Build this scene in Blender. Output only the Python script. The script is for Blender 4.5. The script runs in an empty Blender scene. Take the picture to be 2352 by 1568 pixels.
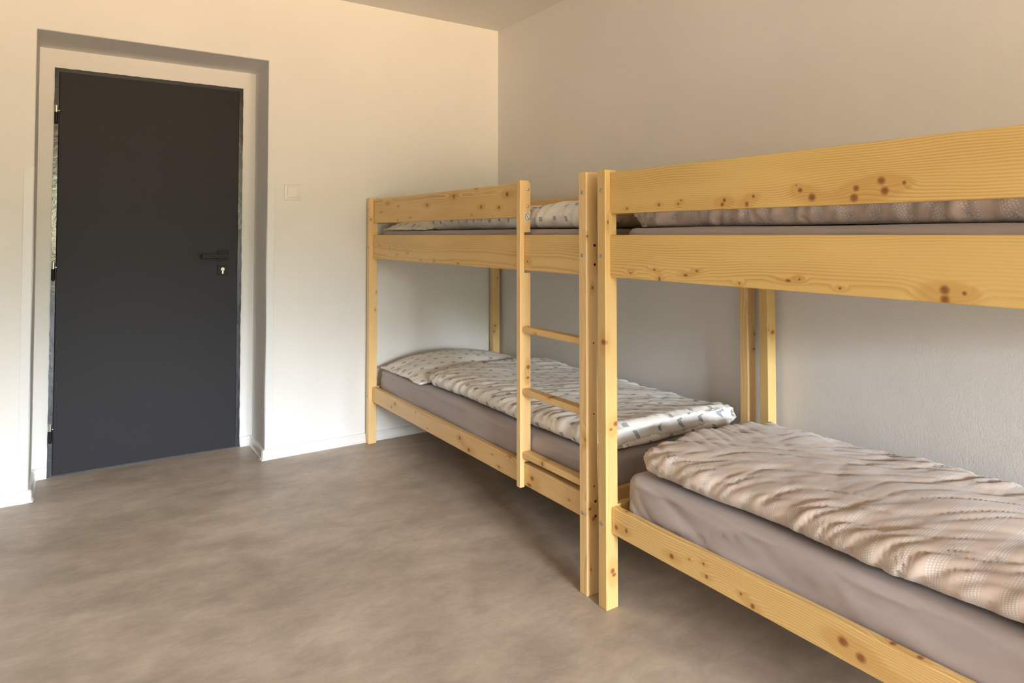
import bpy, bmesh, math, random
import numpy as np
from mathutils import Vector

random.seed(7)
sc = bpy.context.scene
COL = sc.collection
R_ = math.radians

# ------------------------------------------------------------------ camera
CAM_H = 1.1745
cd = bpy.data.cameras.new('camera')
cam = bpy.data.objects.new('camera', cd)
COL.objects.link(cam)
cam.location = (0, 0, CAM_H)
cam.rotation_euler = (R_(90 + 1.676), 0, R_(-33.48))
cd.sensor_width = 36
cd.lens = 1540.5 / 2352 * 36
cd.shift_y = -289.7 / 2352
cd.clip_start = 0.02
sc.camera = cam

# ------------------------------------------------------------------ room dimensions (metres)
XL, XR = -0.7, 2.320          # left and right wall
YN, YD = -6.0, 3.6735         # window wall and door wall
HC = 2.503                     # ceiling
WX0, WX1, WZ0, WZ1 = -0.5, 2.15, 0.7, 2.3   # window opening

# ------------------------------------------------------------------ world: sky above, trees and ground below
w = bpy.data.worlds.new('world')
sc.world = w
w.use_nodes = True
nt = w.node_tree
nt.nodes.clear()
wo = nt.nodes.new('ShaderNodeOutputWorld')
bg = nt.nodes.new('ShaderNodeBackground')
tc = nt.nodes.new('ShaderNodeTexCoord')
sp = nt.nodes.new('ShaderNodeSeparateXYZ')
rm = nt.nodes.new('ShaderNodeValToRGB')
mr = nt.nodes.new('ShaderNodeMapRange')
mr.inputs[1].default_value = -1
mr.inputs[2].default_value = 1
nt.links.new(tc.outputs['Generated'], sp.inputs[0])
nt.links.new(sp.outputs[2], mr.inputs[0])
nt.links.new(mr.outputs[0], rm.inputs[0])
cr = rm.color_ramp
SKY = [(0.0, (.32, .215, .12)), (.44, (.345, .235, .13)), (.485, (.24, .17, .10)), (.505, (.060, .072, .046)),
       (.538, (.070, .080, .052)), (.582, (.76, .82, .90)), (.61, (.73, .80, .90)), (.67, (.37, .43, .53)), (1.0, (.16, .23, .36))]
while len(cr.elements) < len(SKY):
    cr.elements.new(.5)
for e, (p, c) in zip(cr.elements, SKY):
    e.position = p
    e.color = (*c, 1)
nt.links.new(rm.outputs[0], bg.inputs[0])
bg.inputs[1].default_value = 250.0
nt.links.new(bg.outputs[0], wo.inputs[0])

# daylight enters through the window opening (portal only guides the sampling)
ld = bpy.data.lights.new('window_daylight', 'AREA')
ld.shape = 'RECTANGLE'
ld.size = WX1 - WX0
ld.size_y = WZ1 - WZ0
ld.cycles.is_portal = True
lo = bpy.data.objects.new('window_daylight', ld)
COL.objects.link(lo)
lo.location = ((WX0 + WX1) / 2, YN - .30, (WZ0 + WZ1) / 2)
lo.rotation_euler = (R_(90), 0, 0)

sc.view_settings.view_transform = 'Standard'
sc.view_settings.look = 'None'
sc.view_settings.gamma = 1
sc.view_settings.use_curve_mapping = False
sc.view_settings.exposure = 0.0
sc.cycles.max_bounces = 5
sc.cycles.diffuse_bounces = 4
sc.cycles.use_adaptive_sampling = True
sc.cycles.adaptive_threshold = .09
sc.cycles.glossy_bounces = 3
sc.cycles.transparent_max_bounces = 6
sc.cycles.sample_clamp_indirect = 6
sc.cycles.caustics_reflective = False
sc.cycles.caustics_refractive = False


# ------------------------------------------------------------------ helpers
def tag(o, label=None, cat=None, group=None, kind=None):
    if label: o['label'] = label
    if cat: o['category'] = cat
    if group: o['group'] = group
    if kind: o['kind'] = kind
    return o


def link(name, me, mat=None, parent=None, loc=(0, 0, 0), smooth=False):
    """loc is a world position; parents are never rotated"""
    o = bpy.data.objects.new(name, me)
    COL.objects.link(o)
    if mat:
        for m in (mat if isinstance(mat, (list, tuple)) else [mat]):
            me.materials.append(m)
    if smooth:
        for p in me.polygons:
            p.use_smooth = True
    v = Vector(loc)
    if parent:
        o.parent = parent
        q = parent
        while q:
            v = v - q.location
            q = q.parent
    o.location = v
    return o


def empty(name, loc):
    o = bpy.data.objects.new(name, None)
    COL.objects.link(o)
    o.empty_display_size = .05
    o.location = loc
    return o


def bm_obj(name, bm, mat, parent=None, loc=(0, 0, 0), smooth=False):
    bmesh.ops.recalc_face_normals(bm, faces=bm.faces)
    me = bpy.data.meshes.new(name)
    bm.to_mesh(me)
    bm.free()
    return link(name, me, mat, parent, loc, smooth)


def box_bm(bm, c, s, bevel=0.0, seg=2):
    g = bmesh.ops.create_cube(bm, size=1)
    vs = g['verts']
    for v in vs:
        v.co = Vector((v.co.x * s[0] + c[0], v.co.y * s[1] + c[1], v.co.z * s[2] + c[2]))
    if bevel:
        es = list({e for v in vs for e in v.link_edges})
        bmesh.ops.bevel(bm, geom=es, offset=bevel, segments=seg, profile=.5, affect='EDGES')
    return bm


def box(name, x0, x1, y0, y1, z0, z1, mat, parent=None, bevel=.0025):
    c = ((x0 + x1) / 2, (y0 + y1) / 2, (z0 + z1) / 2)
    bm = bmesh.new()
    box_bm(bm, (0, 0, 0), (abs(x1 - x0), abs(y1 - y0), abs(z1 - z0)), bevel)
    return bm_obj(name, bm, mat, parent, c)


def cyl_bm(bm, c, r, h, axis='z', seg=24, r2=None, bevel=0):
    g = bmesh.ops.create_cone(bm, cap_ends=True, segments=seg, radius1=r, radius2=r if r2 is None else r2, depth=h)
    vs = g['verts']
    for v in vs:
        x, y, z = v.co
        if axis == 'x': x, y, z = z, y, -x
        elif axis == 'y': x, y, z = x, -z, y      # radius1 end towards +y
        v.co = Vector((x + c[0], y + c[1], z + c[2]))
    return vs


def prism(name, pts, a0, a1, axis, mat, parent=None, bevel=0, centre=True):
    """extrude a 2-D outline along an axis ('x': pts are (y,z), 'y': (x,z), 'z': (x,y))"""
    bm = bmesh.new()
    cx = sum(p[0] for p in pts) / len(pts)
    cy = sum(p[1] for p in pts) / len(pts)
    m = (a0 + a1) / 2
    f = {'x': lambda p, a: (a, p[0], p[1]), 'y': lambda p, a: (p[0], a, p[1]), 'z': lambda p, a: (p[0], p[1], a)}[axis]
    A = [bm.verts.new(f((p[0] - cx, p[1] - cy), a0 - m)) for p in pts]
    B = [bm.verts.new(f((p[0] - cx, p[1] - cy), a1 - m)) for p in pts]
    bm.faces.new(A)
    bm.faces.new(B[::-1])
    n = len(pts)
    for i in range(n):
        bm.faces.new((A[i], A[(i + 1) % n], B[(i + 1) % n], B[i]))
    bmesh.ops.recalc_face_normals(bm, faces=bm.faces)
    if bevel:
        bmesh.ops.bevel(bm, geom=list(bm.edges), offset=bevel, segments=2, profile=.5, affect='EDGES')
    loc = f((cx, cy), m)
    return bm_obj(name, bm, mat, parent, loc)


# ------------------------------------------------------------------ node helpers
class NT:
    def __init__(s, name):
        s.m = bpy.data.materials.new(name)
        s.m.use_nodes = True
        s.t = s.m.node_tree
        s.t.nodes.clear()
        s.out = s.t.nodes.new('ShaderNodeOutputMaterial')
        s.b = s.t.nodes.new('ShaderNodeBsdfPrincipled')
        s.t.links.new(s.b.outputs[0], s.out.inputs[0])

    def n(s, kind, ins=None, **kw):
        x = s.t.nodes.new(kind)
        for k, v in kw.items():
            setattr(x, k, v)
        for k, v in (ins or {}).items():
            s.set(x.inputs[k], v)
        return x

    def set(s, inp, v):
        if hasattr(v, 'is_linked') or isinstance(v, bpy.types.NodeSocket):
            s.t.links.new(v, inp)
        else:
            inp.default_value = v

    def math(s, op, a, b=0, c=None, clamp=False):
        x = s.n('ShaderNodeMath', operation=op, use_clamp=clamp)
        s.set(x.inputs[0], a)
        s.set(x.inputs[1], b)
        if c is not None: s.set(x.inputs[2], c)
        return x.outputs[0]

    def vmath(s, op, a, b=(0, 0, 0)):
        x = s.n('ShaderNodeVectorMath', operation=op)
        s.set(x.inputs[0], a)
        s.set(x.inputs[1], b)
        return x.outputs[1] if op in ('LENGTH', 'DISTANCE', 'DOT_PRODUCT') else x.outputs[0]

    def mix(s, f, a, b, mode='MIX'):
        x = s.n('ShaderNodeMix', data_type='RGBA', blend_type=mode)
        s.set(x.inputs[0], f)
        s.set(x.inputs[6], a if not isinstance(a, tuple) or len(a) == 4 else (*a, 1))
        s.set(x.inputs[7], b if not isinstance(b, tuple) or len(b) == 4 else (*b, 1))
        return x.outputs[2]

    def smooth(s, v, a, b, c=0.0, d=1.0):
        x = s.n('ShaderNodeMapRange', interpolation_type='SMOOTHSTEP')
        s.set(x.inputs[0], v)
        for i, q in enumerate((a, b, c, d)):
            s.set(x.inputs[i + 1], q)
        return x.outputs[0]

    def noise(s, vec, scale, detail=2, rough=.5, dist=0):
        x = s.n('ShaderNodeTexNoise', {'Scale': scale, 'Detail': detail, 'Roughness': rough, 'Distortion': dist})
        s.set(x.inputs['Vector'], vec)
        return x.outputs[0]

    def bump(s, h, strength, dist):
        x = s.n('ShaderNodeBump', {'Strength': strength, 'Distance': dist})
        s.set(x.inputs['Height'], h)
        s.set(s.b.inputs['Normal'], x.outputs[0])

    def base(s, col=None, rough=None, metal=None, spec=None):
        if col is not None: s.set(s.b.inputs['Base Color'], (*col, 1) if isinstance(col, tuple) and len(col) == 3 else col)
        if rough is not None: s.set(s.b.inputs['Roughness'], rough)
        if metal is not None: s.set(s.b.inputs['Metallic'], metal)
        if spec is not None: s.set(s.b.inputs['Specular IOR Level'], spec)
        return s.m


def plain(name, col, rough=.5, metal=0.0, bump=None, spec=.5):
    t = NT(name)
    t.base(col, rough, metal, spec)
    if bump:
        co = t.n('ShaderNodeTexCoord').outputs['Object']
        t.bump(t.noise(co, bump[0], 3, .6), bump[1], bump[2])
    return t.m


# ------------------------------------------------------------------ materials of the room
def mat_wall(name, col, strength=.35, scale=170):
    t = NT(name)
    co = t.n('ShaderNodeTexCoord').outputs['Object']
    v = t.noise(co, 1.3, 3, .55)
    c = t.mix(t.smooth(v, .3, .7), tuple(x * .975 for x in col), tuple(min(1, x * 1.02) for x in col))
    t.base(c, .88, spec=.25)
    n1 = t.noise(co, scale, 3, .6)
    n2 = t.noise(co, 9, 2, .5)
    h = t.math('ADD', t.math('MULTIPLY', n1, .35), t.math('MULTIPLY', n2, .45))
    t.bump(h, strength, .003)
    return t.m


M_WALL = mat_wall('white_plaster', (.825, .81, .79))
M_WALLR = mat_wall('white_roller_plaster', (.82, .80, .775), .8, 185)
M_CEIL = mat_wall('ceiling_plaster', (.83, .81, .775), .25)

t = NT('grey_brown_vinyl')
co = t.n('ShaderNodeTexCoord').outputs['Object']
warp = t.n('ShaderNodeMapping', {'Vector': co, 'Rotation': (0, 0, R_(12)), 'Scale': (1.0, 1.55, 1)}).outputs[0]
big = t.noise(warp, 1.5, 5, .68, .15)
mid = t.noise(warp, 5.5, 6, .76, .2)
fine = t.noise(t.n('ShaderNodeMapping', {'Vector': co, 'Rotation': (0, 0, R_(10)), 'Scale': (10, 42, 1)}).outputs[0], 2.2, 4, .7, .3)
c1 = t.mix(t.smooth(big, .30, .70), (.43, .355, .28), (.60, .505, .41))
c2 = t.mix(t.smooth(mid, .34, .70), (.85, .85, .85), (1.10, 1.10, 1.10))
c3 = t.mix(t.smooth(fine, .45, .8), (.975, .975, .975), (1.08, 1.08, 1.08))
c = t.mix(1.0, t.mix(1.0, c1, c2, 'MULTIPLY'), c3, 'MULTIPLY')
t.base(c, .48, spec=.35)
t.bump(t.noise(co, 260, 2, .5), .10, .002)
M_FLOOR = t.m

M_TRIM = plain('white_plastic_trim', (.82, .80, .77), .32)
M_GUARD = plain('corner_guard_plastic', (.78, .79, .80), .36, bump=(9, .25, .004))
M_PVC = plain('white_window_plastic', (.85, .85, .84), .3)
M_SWITCH = plain('switch_plastic', (.82, .80, .77), .35)

t = NT('anthracite_door_foil')
co = t.n('ShaderNodeTexCoord').outputs['Object']
v = t.noise(co, 520, 2, .6)
t.base(t.mix(v, (.0130, .0125, .0150), (.0205, .0195, .0230)), .5, spec=.22)
t.bump(v, .25, .0006)
M_DOOR = t.m
M_FRAME = plain('glossy_anthracite_paint', (.030, .033, .040), .16, bump=(38, .25, .004), spec=.6)
M_BLACK = plain('matt_black_metal', (.007, .007, .008), .5, spec=.22)
M_DARK = plain('dark_gap', (.01, .01, .01), .9)
M_STEEL = plain('brushed_steel', (.62, .60, .56), .28, 1.0)
M_BRASS = plain('nickel_lock', (.50, .45, .36), .42, 1.0)
M_BOLT = plain('zinc_bolt', (.60, .58, .54), .3, 1.0)

t = NT('window_glass')
tr = t.n('ShaderNodeBsdfTransparent', {'Color': (.97, .98, .98, 1)})
gl = t.n('ShaderNodeBsdfGlossy', {'Roughness': .01})
fr = t.n('ShaderNodeFresnel', {'IOR': 1.5})
mx = t.n('ShaderNodeMixShader')
t.set(mx.inputs[0], fr.outputs[0]); t.set(mx.inputs[1], tr.outputs[0]); t.set(mx.inputs[2], gl.outputs[0])
t.t.links.new(mx.outputs[0], t.out.inputs[0])
M_GLASS = t.m


# ------------------------------------------------------------------ pine with grain and knots
def knot_group():
    g = bpy.data.node_groups.new('knot', 'ShaderNodeTree')
    for nm, ty in (('P', 'NodeSocketVector'), ('C', 'NodeSocketVector'), ('S', 'NodeSocketVector'), ('Spot', 'NodeSocketFloat'), ('Bend', 'NodeSocketFloat')):
        g.interface.new_socket(name=nm, in_out='INPUT', socket_type=ty)
    g.interface.new_socket(name='Spot', in_out='OUTPUT', socket_type='NodeSocketFloat')
    g.interface.new_socket(name='Bend', in_out='OUTPUT', socket_type='NodeSocketFloat')
    i = g.nodes.new('NodeGroupInput'); o = g.nodes.new('NodeGroupOutput')
    L = g.links.new
    s = g.nodes.new('ShaderNodeVectorMath'); s.operation = 'SUBTRACT'; L(i.outputs['P'], s.inputs[0]); L(i.outputs['C'], s.inputs[1])
    m = g.nodes.new('ShaderNodeVectorMath'); m.operation = 'MULTIPLY'; L(s.outputs[0], m.inputs[0]); L(i.outputs['S'], m.inputs[1])
    ln = g.nodes.new('ShaderNodeVectorMath'); ln.operation = 'LENGTH'; L(m.outputs[0], ln.inputs[0])
    mp = g.nodes.new('ShaderNodeMapRange'); mp.interpolation_type = 'SMOOTHSTEP'
    L(ln.outputs['Value'], mp.inputs[0])
    mp.inputs[1].default_value = 1.35; mp.inputs[2].default_value = .35; mp.inputs[3].default_value = 0; mp.inputs[4].default_value = 1
    mxx = g.nodes.new('ShaderNodeMath'); mxx.operation = 'MAXIMUM'; L(mp.outputs[0], mxx.inputs[0]); L(i.outputs['Spot'], mxx.inputs[1])
    L(mxx.outputs[0], o.inputs['Spot'])
    # wider influence that bends the grain
    mb = g.nodes.new('ShaderNodeMapRange'); mb.interpolation_type = 'SMOOTHSTEP'
    m2 = g.nodes.new('ShaderNodeVectorMath'); m2.operation = 'MULTIPLY'; L(m.outputs[0], m2.inputs[0]); m2.inputs[1].default_value = (.45, 1, 1)
    l2 = g.nodes.new('ShaderNodeVectorMath'); l2.operation = 'LENGTH'; L(m2.outputs[0], l2.inputs[0])
    L(l2.outputs['Value'], mb.inputs[0]); mb.inputs[1].default_value = 4.2; mb.inputs[2].default_value = 0; mb.inputs[3].default_value = 0; mb.inputs[4].default_value = 1
    ad = g.nodes.new('ShaderNodeMath'); ad.operation = 'ADD'; L(mb.outputs[0], ad.inputs[0]); L(i.outputs['Bend'], ad.inputs[1])
    L(ad.outputs[0], o.inputs['Bend'])
    return g


KG = knot_group()
PINE_N = [0]


def mat_pine(axis, knots=None, tone=1.0, sat=0.0, rnd=3, dims=(2, .13, .03), ringw=.0062, contrast=1.0):
    """axis: grain direction.  knots: (along, across, size) in the board's own frame; across = its wider face"""
    PINE_N[0] += 1
    rg = random.Random(PINE_N[0] * 13 + 5)
    t = NT('pine')
    co = t.n('ShaderNodeTexCoord').outputs['Object']
    s = t.n('ShaderNodeSeparateXYZ', {0: co})
    X, Y, Z = s.outputs
    # local frame: (along, across, through)
    order = {'y': (Y, Z, X), 'z': (Z, X, Y), 'x': (X, Z, Y)}[axis]
    P = t.n('ShaderNodeCombineXYZ', {0: order[0], 1: order[1], 2: order[2]}).outputs[0]
    ks = list(knots or [])
    if knots is None:
        for i in range(rnd):
            ks.append((rg.uniform(-.46, .46) * dims[0], rg.uniform(-.42, .42) * dims[1], rg.uniform(.0022, .0055)))
    spot, bend = 0.0, 0.0
    for k in ks:
        a, b, r = k[:3]
        el = k[3] if len(k) > 3 else 1.0
        g = t.n('ShaderNodeGroup', node_tree=KG)
        t.set(g.inputs['P'], P)
        g.inputs['C'].default_value = (a, b, k[4] if len(k) > 4 else 0)
        zr = 0.0 if len(k) <= 4 else 1 / (r * 1.5)
        r *= 1.2
        g.inputs['S'].default_value = (1 / (r * el), 1 / (r / max(.5, el ** .5)), zr)
        t.set(g.inputs['Spot'], spot)
        t.set(g.inputs['Bend'], bend)
        spot, bend = g.outputs['Spot'], g.outputs['Bend']
    so = (rg.uniform(0, 30), rg.uniform(0, 30), rg.uniform(0, 30))
    lowv = t.n('ShaderNodeMapping', {'Vector': P, 'Location': so, 'Scale': (1.6, 5, 5)}).outputs[0]
    low = t.noise(lowv, 1.0, 2, .5)
    midv = t.n('ShaderNodeMapping', {'Vector': P, 'Location': so, 'Scale': (9, 22, 22)}).outputs[0]
    midn = t.noise(midv, 1.0, 2, .5)
    sx = t.n('ShaderNodeSeparateXYZ', {0: P})
    off_a = rg.choice((-1, 1)) * rg.uniform(.03, .10)
    off_b = rg.uniform(.015, .06)
    ya = t.math('ADD', t.math('ADD', sx.outputs[1], off_a), t.math('MULTIPLY', t.math('SUBTRACT', low, .5), .055))
    yb = t.math('ADD', sx.outputs[2], off_b)
    r = t.math('SQRT', t.math('ADD', t.math('MULTIPLY', ya, ya), t.math('MULTIPLY', yb, yb)))
    r = t.math('ADD', r, t.math('MULTIPLY', t.math('SUBTRACT', midn, .5), .0035))
    r = t.math('ADD', r, t.math('MULTIPLY', bend, .007))
    ph = t.math('FRACT', t.math('DIVIDE', r, ringw))
    late = t.smooth(ph, .25, .93)
    late = t.math('MULTIPLY', late, t.smooth(ph, 1.0, .93))
    finev = t.n('ShaderNodeMapping', {'Vector': P, 'Location': so, 'Scale': (12, 900, 900)}).outputs[0]
    fib = t.noise(finev, 1.0, 2, .6)
    amp = t.smooth(t.noise(t.n('ShaderNodeMapping', {'Vector': P, 'Location': (so[1], so[2], so[0]), 'Scale': (2.2, 16, 16)}).outputs[0], 1.0, 2, .5), .32, .68, .25, 1.0)
    lf = t.math('MULTIPLY', t.math('MULTIPLY', late, amp), .74 * contrast)
    A = (.84 * tone, .585 * tone, .265 * (1 - .35 * sat) * tone)
    B = (.60 * tone, .335 * tone, .115 * (1 - .30 * sat) * tone)
    c = t.mix(lf, A, B)
    c = t.mix(t.smooth(low, .3, .7), t.mix(1.0, c, (.93, .92, .90), 'MULTIPLY'), c)
    c = t.mix(t.math('MULTIPLY', fib, .10), c, (.42, .24, .09))
    if ks:
        hal = t.smooth(bend, .30, 1.0, 0, .46)
        c = t.mix(hal, c, (.56, .29, .075))
        kr = t.noise(t.n('ShaderNodeMapping', {'Vector': P, 'Scale': (160, 160, 160)}).outputs[0], 1.0, 2, .5)
        kc = t.mix(kr, (.12, .038, .010), (.36, .13, .028))
        c = t.mix(t.math('MULTIPLY', spot, .9), c, kc)
    t.base(c, t.math('ADD', .33, t.math('MULTIPLY', fib, .12)), spec=.42)
    return t.m


# ------------------------------------------------------------------ numpy noise for cloth shapes
def hash2(ix, iy, seed):
    h = (ix.astype(np.int64) * 374761393 + iy.astype(np.int64) * 668265263 + seed * 974711) & 0xffffffff
    h = ((h ^ (h >> 13)) * 1274126177) & 0xffffffff
    h = h ^ (h >> 16)
    return h


def perlin(x, y, seed=0):
    x, y = np.broadcast_arrays(np.asarray(x, float), np.asarray(y, float))
    ix, iy = np.floor(x).astype(np.int64), np.floor(y).astype(np.int64)
    fx, fy = x - ix, y - iy
    u = fx * fx * fx * (fx * (fx * 6 - 15) + 10)
    v = fy * fy * fy * (fy * (fy * 6 - 15) + 10)

    def g(a, b, dx, dy):
        an = hash2(a, b, seed) / 4294967296.0 * 2 * np.pi
        return np.cos(an) * dx + np.sin(an) * dy
    n00, n10 = g(ix, iy, fx, fy), g(ix + 1, iy, fx - 1, fy)
    n01, n11 = g(ix, iy + 1, fx, fy - 1), g(ix + 1, iy + 1, fx - 1, fy - 1)
    return ((n00 * (1 - u) + n10 * u) * (1 - v) + (n01 * (1 - u) + n11 * u) * v) * 1.5


def fold(x, y, seed, sharp=.16):
    """-1..0 sharp valleys along the zero lines of a noise"""
    n = np.abs(perlin(x, y, seed))
    return -np.exp(-(n / sharp) ** 1.3)


def sstep(a, b, x):
    t_ = np.clip((x - a) / (b - a), 0, 1)
    return t_ * t_ * (3 - 2 * t_)


def soft_slab(name, x0, x1, y0, y1, z0, H, mat, parent=None, r=.05, rc=.05, cell=.012, wr=None, puff=None,
              side=False, edge=None, tuck=.55, fade=(.66, .95)):
    """rounded cloth body on a rectangle of the bed.
    side=False: rolls under at its rim (duvet, pillow); side=True: straight sides (mattress)."""
    W, L = x1 - x0, y1 - y0
    nroll = max(8, int((math.pi * r * .8 + (H if side else 0)) / cell))
    def axis(Lh):
        k = max(4, int((Lh - 2 * r) / cell))
        pos, th, arc = [], [], []
        for i in range(nroll, 0, -1):
            q = i / nroll
            th.append(q)
            pos.append(-1)
            arc.append(-q)
        for i in range(k + 1):
            pos.append(i / k); th.append(0.0); arc.append(0)
        for i in range(1, nroll + 1):
            pos.append(2); th.append(i / nroll); arc.append(i / nroll)
        pos = np.array(pos, float); th = np.array(th); arc = np.array(arc)
        if side:
            # quarter roll then straight down
            qh = .5
            a = np.minimum(th / qh, 1) * (math.pi / 2)
            off = r * np.sin(a)
            drop = np.where(th < qh, (1 - np.cos(a)) * r, r + (th - qh) / (1 - qh) * (H - r)) / H
            hh = 1 - drop
        else:
            a = th * math.pi * .97
            tk = np.clip((th - .55) / .45, 0, 1)
            off = r * np.sin(a) - tuck * r * tk * tk
            hh = (1 + np.cos(a)) / 2
        p = np.where(pos == -1, r - off, np.where(pos == 2, Lh - r + off, r + np.clip(pos, 0, 1) * (Lh - 2 * r)))
        full = (math.pi / 2 * r + H - r) if side else math.pi * r * .8
        ln = np.where(pos == -1, r - th * full, np.where(pos == 2, Lh - r + th * full, p))
        return p, hh, ln, th * np.sign(arc + 1e-9)
    px, hx, lx, tx = axis(W)
    py, hy, ly, ty = axis(L)
    PX, PY = np.meshgrid(px, py, indexing='ij')
    HX, HY = np.meshgrid(hx, hy, indexing='ij')
    LX, LY = np.meshgrid(lx, ly, indexing='ij')
    TX, TY = np.meshgrid(tx, ty, indexing='ij')
    Z = H * np.minimum(HX, HY)
    if puff is not None:
        Z = Z * puff(LX, LY, W, L)
    # concentric rings round the rim, then rounded plan corners
    ex, ey = PX - W / 2, PY - L / 2
    ax_, ay_ = np.abs(TX), np.abs(TY)
    tm = np.maximum(ax_, ay_)
    if side:
        om = r * np.sin(np.minimum(tm / .5, 1) * (math.pi / 2))
    else:
        tkm = np.clip((tm - .55) / .45, 0, 1)
        om = r * np.sin(tm * math.pi * .97) - tuck * r * tkm * tkm
    both = (ax_ > 0) & (ay_ > 0)
    tm_ = np.maximum(tm, 1e-6)
    ex = np.where(both, np.sign(ex) * (W / 2 - r + om * ax_ / tm_), ex)
    ey = np.where(both, np.sign(ey) * (L / 2 - r + om * ay_ / tm_), ey)
    dx, dy = (np.abs(ex) - (W / 2 - rc)) / rc, (np.abs(ey) - (L / 2 - rc)) / rc
    m = (dx > 0) & (dy > 0)
    mxx, hyp = np.maximum(dx, dy), np.hypot(dx, dy) + 1e-9
    sc_ = np.where(m, mxx / hyp, 1)
    ex = np.where(m, np.sign(ex) * (W / 2 - rc + dx * sc_ * rc), ex)
    ey = np.where(m, np.sign(ey) * (L / 2 - rc + dy * sc_ * rc), ey)
    X, Y = ex + W / 2, ey + L / 2
    if edge is not None:
        X, Y, Z = edge(X, Y, Z, LX, LY, W, L, TX, TY)
    P = np.stack([X, Y, Z], -1)
    gx = np.gradient(P, axis=0); gy = np.gradient(P, axis=1)
    N = np.cross(gx, gy)
    N /= np.linalg.norm(N, axis=-1, keepdims=True) + 1e-12
    if wr is not None:
        d = wr(LX, LY, W, L, TX, TY)
        if not side:
            d = d * (1 - sstep(fade[0], fade[1], np.maximum(np.abs(TX), np.abs(TY))))
        P = P + N * d[..., None]
    P[..., 2] = np.maximum(P[..., 2], 0.0)
    nx, ny = P.shape[:2]
    vs = P.reshape(-1, 3) + np.array([x0, y0, z0])
    c = np.array([(x0 + x1) / 2, (y0 + y1) / 2, z0])
    idx = np.arange(nx * ny).reshape(nx, ny)
    fs = np.stack([idx[:-1, :-1], idx[1:, :-1], idx[1:, 1:], idx[:-1, 1:]], -1).reshape(-1, 4).tolist()
    rim = list(idx[0, :]) + list(idx[1:, -1]) + list(idx[-1, -2::-1]) + list(idx[-2:0:-1, 0])
    fs.append([int(i) for i in rim])
    me = bpy.data.meshes.new(name)
    me.from_pydata((vs - c).tolist(), [], fs)
    uv = me.uv_layers.new(name='UVMap')
    UV = np.stack([LX, LY], -1).reshape(-1, 2)
    li = np.empty(len(me.loops), dtype=np.int32)
    me.loops.foreach_get('vertex_index', li)
    uv.data.foreach_set('uv', UV[li].astype(np.float32).ravel())
    me.update()
    return link(name, me, mat, parent, tuple(c), smooth=True)


# ------------------------------------------------------------------ fabrics
def mat_sheet():
    t = NT('taupe_jersey')
    co = t.n('ShaderNodeTexCoord').outputs['Object']
    v = t.noise(co, 650, 2, .6)
    l = t.noise(co, 5, 3, .5)
    c = t.mix(l, (.40, .345, .33), (.46, .395, .38))
    t.base(c, .92, spec=.15)
    t.b.inputs['Sheen Weight'].default_value = .25
    t.b.inputs['Sheen Roughness'].default_value = .5
    t.bump(v, .18, .0008)
    return t.m


def mat_print():
    """off-white cotton with rows of small slate hatched parallelograms"""
    t = NT('off_white_cotton_with_slate_patches')
    uv = t.n('ShaderNodeTexCoord').outputs['UV']
    s = t.n('ShaderNodeSeparateXYZ', {0: uv})
    U, V = s.outputs[0], s.outputs[1]
    # rows run across the bed; alternate rows are staggered
    cu, cv = .056, .076
    ru = t.math('DIVIDE', U, cu)
    row = t.math('FLOOR', ru)
    fu = t.math('SUBTRACT', t.math('FRACT', ru), .5)
    stag = t.math('MULTIPLY', t.math('FRACT', t.math('MULTIPLY', row, .5)), 1.0)
    jit = t.n('ShaderNodeTexWhiteNoise', noise_dimensions='1D')
    t.set(jit.inputs['W'], row)
    rv = t.math('ADD', t.math('ADD', t.math('DIVIDE', V, cv), stag), t.math('MULTIPLY', jit.outputs[0], .25))
    fv = t.math('SUBTRACT', t.math('FRACT', rv), .5)
    du, dv = t.math('MULTIPLY', fu, cu), t.math('MULTIPLY', fv, cv)
    dv2 = t.math('ADD', dv, t.math('MULTIPLY', du, .25))
    inu = t.smooth(t.math('ABSOLUTE', du), .0102, .0090)
    inv = t.smooth(t.math('ABSOLUTE', dv2), .0082, .0070)
    st = t.math('FRACT', t.math('DIVIDE', t.math('ADD', dv2, .1), .0036))
    st = t.smooth(t.math('ABSOLUTE', t.math('SUBTRACT', st, .5)), .42, .28)
    m = t.math('MULTIPLY', t.math('MULTIPLY', inu, inv), t.math('ADD', .55, t.math('MULTIPLY', st, .45)))
    c = t.mix(t.math('MULTIPLY', m, .78), (.90, .86, .80), (.17, .20, .25))
    t.base(c, .9, spec=.15)
    t.b.inputs['Sheen Weight'].default_value = .15
    co = t.n('ShaderNodeTexCoord').outputs['Object']
    t.bump(t.noise(co, 38, 3, .6), .25, .003)
    return t.m


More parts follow.
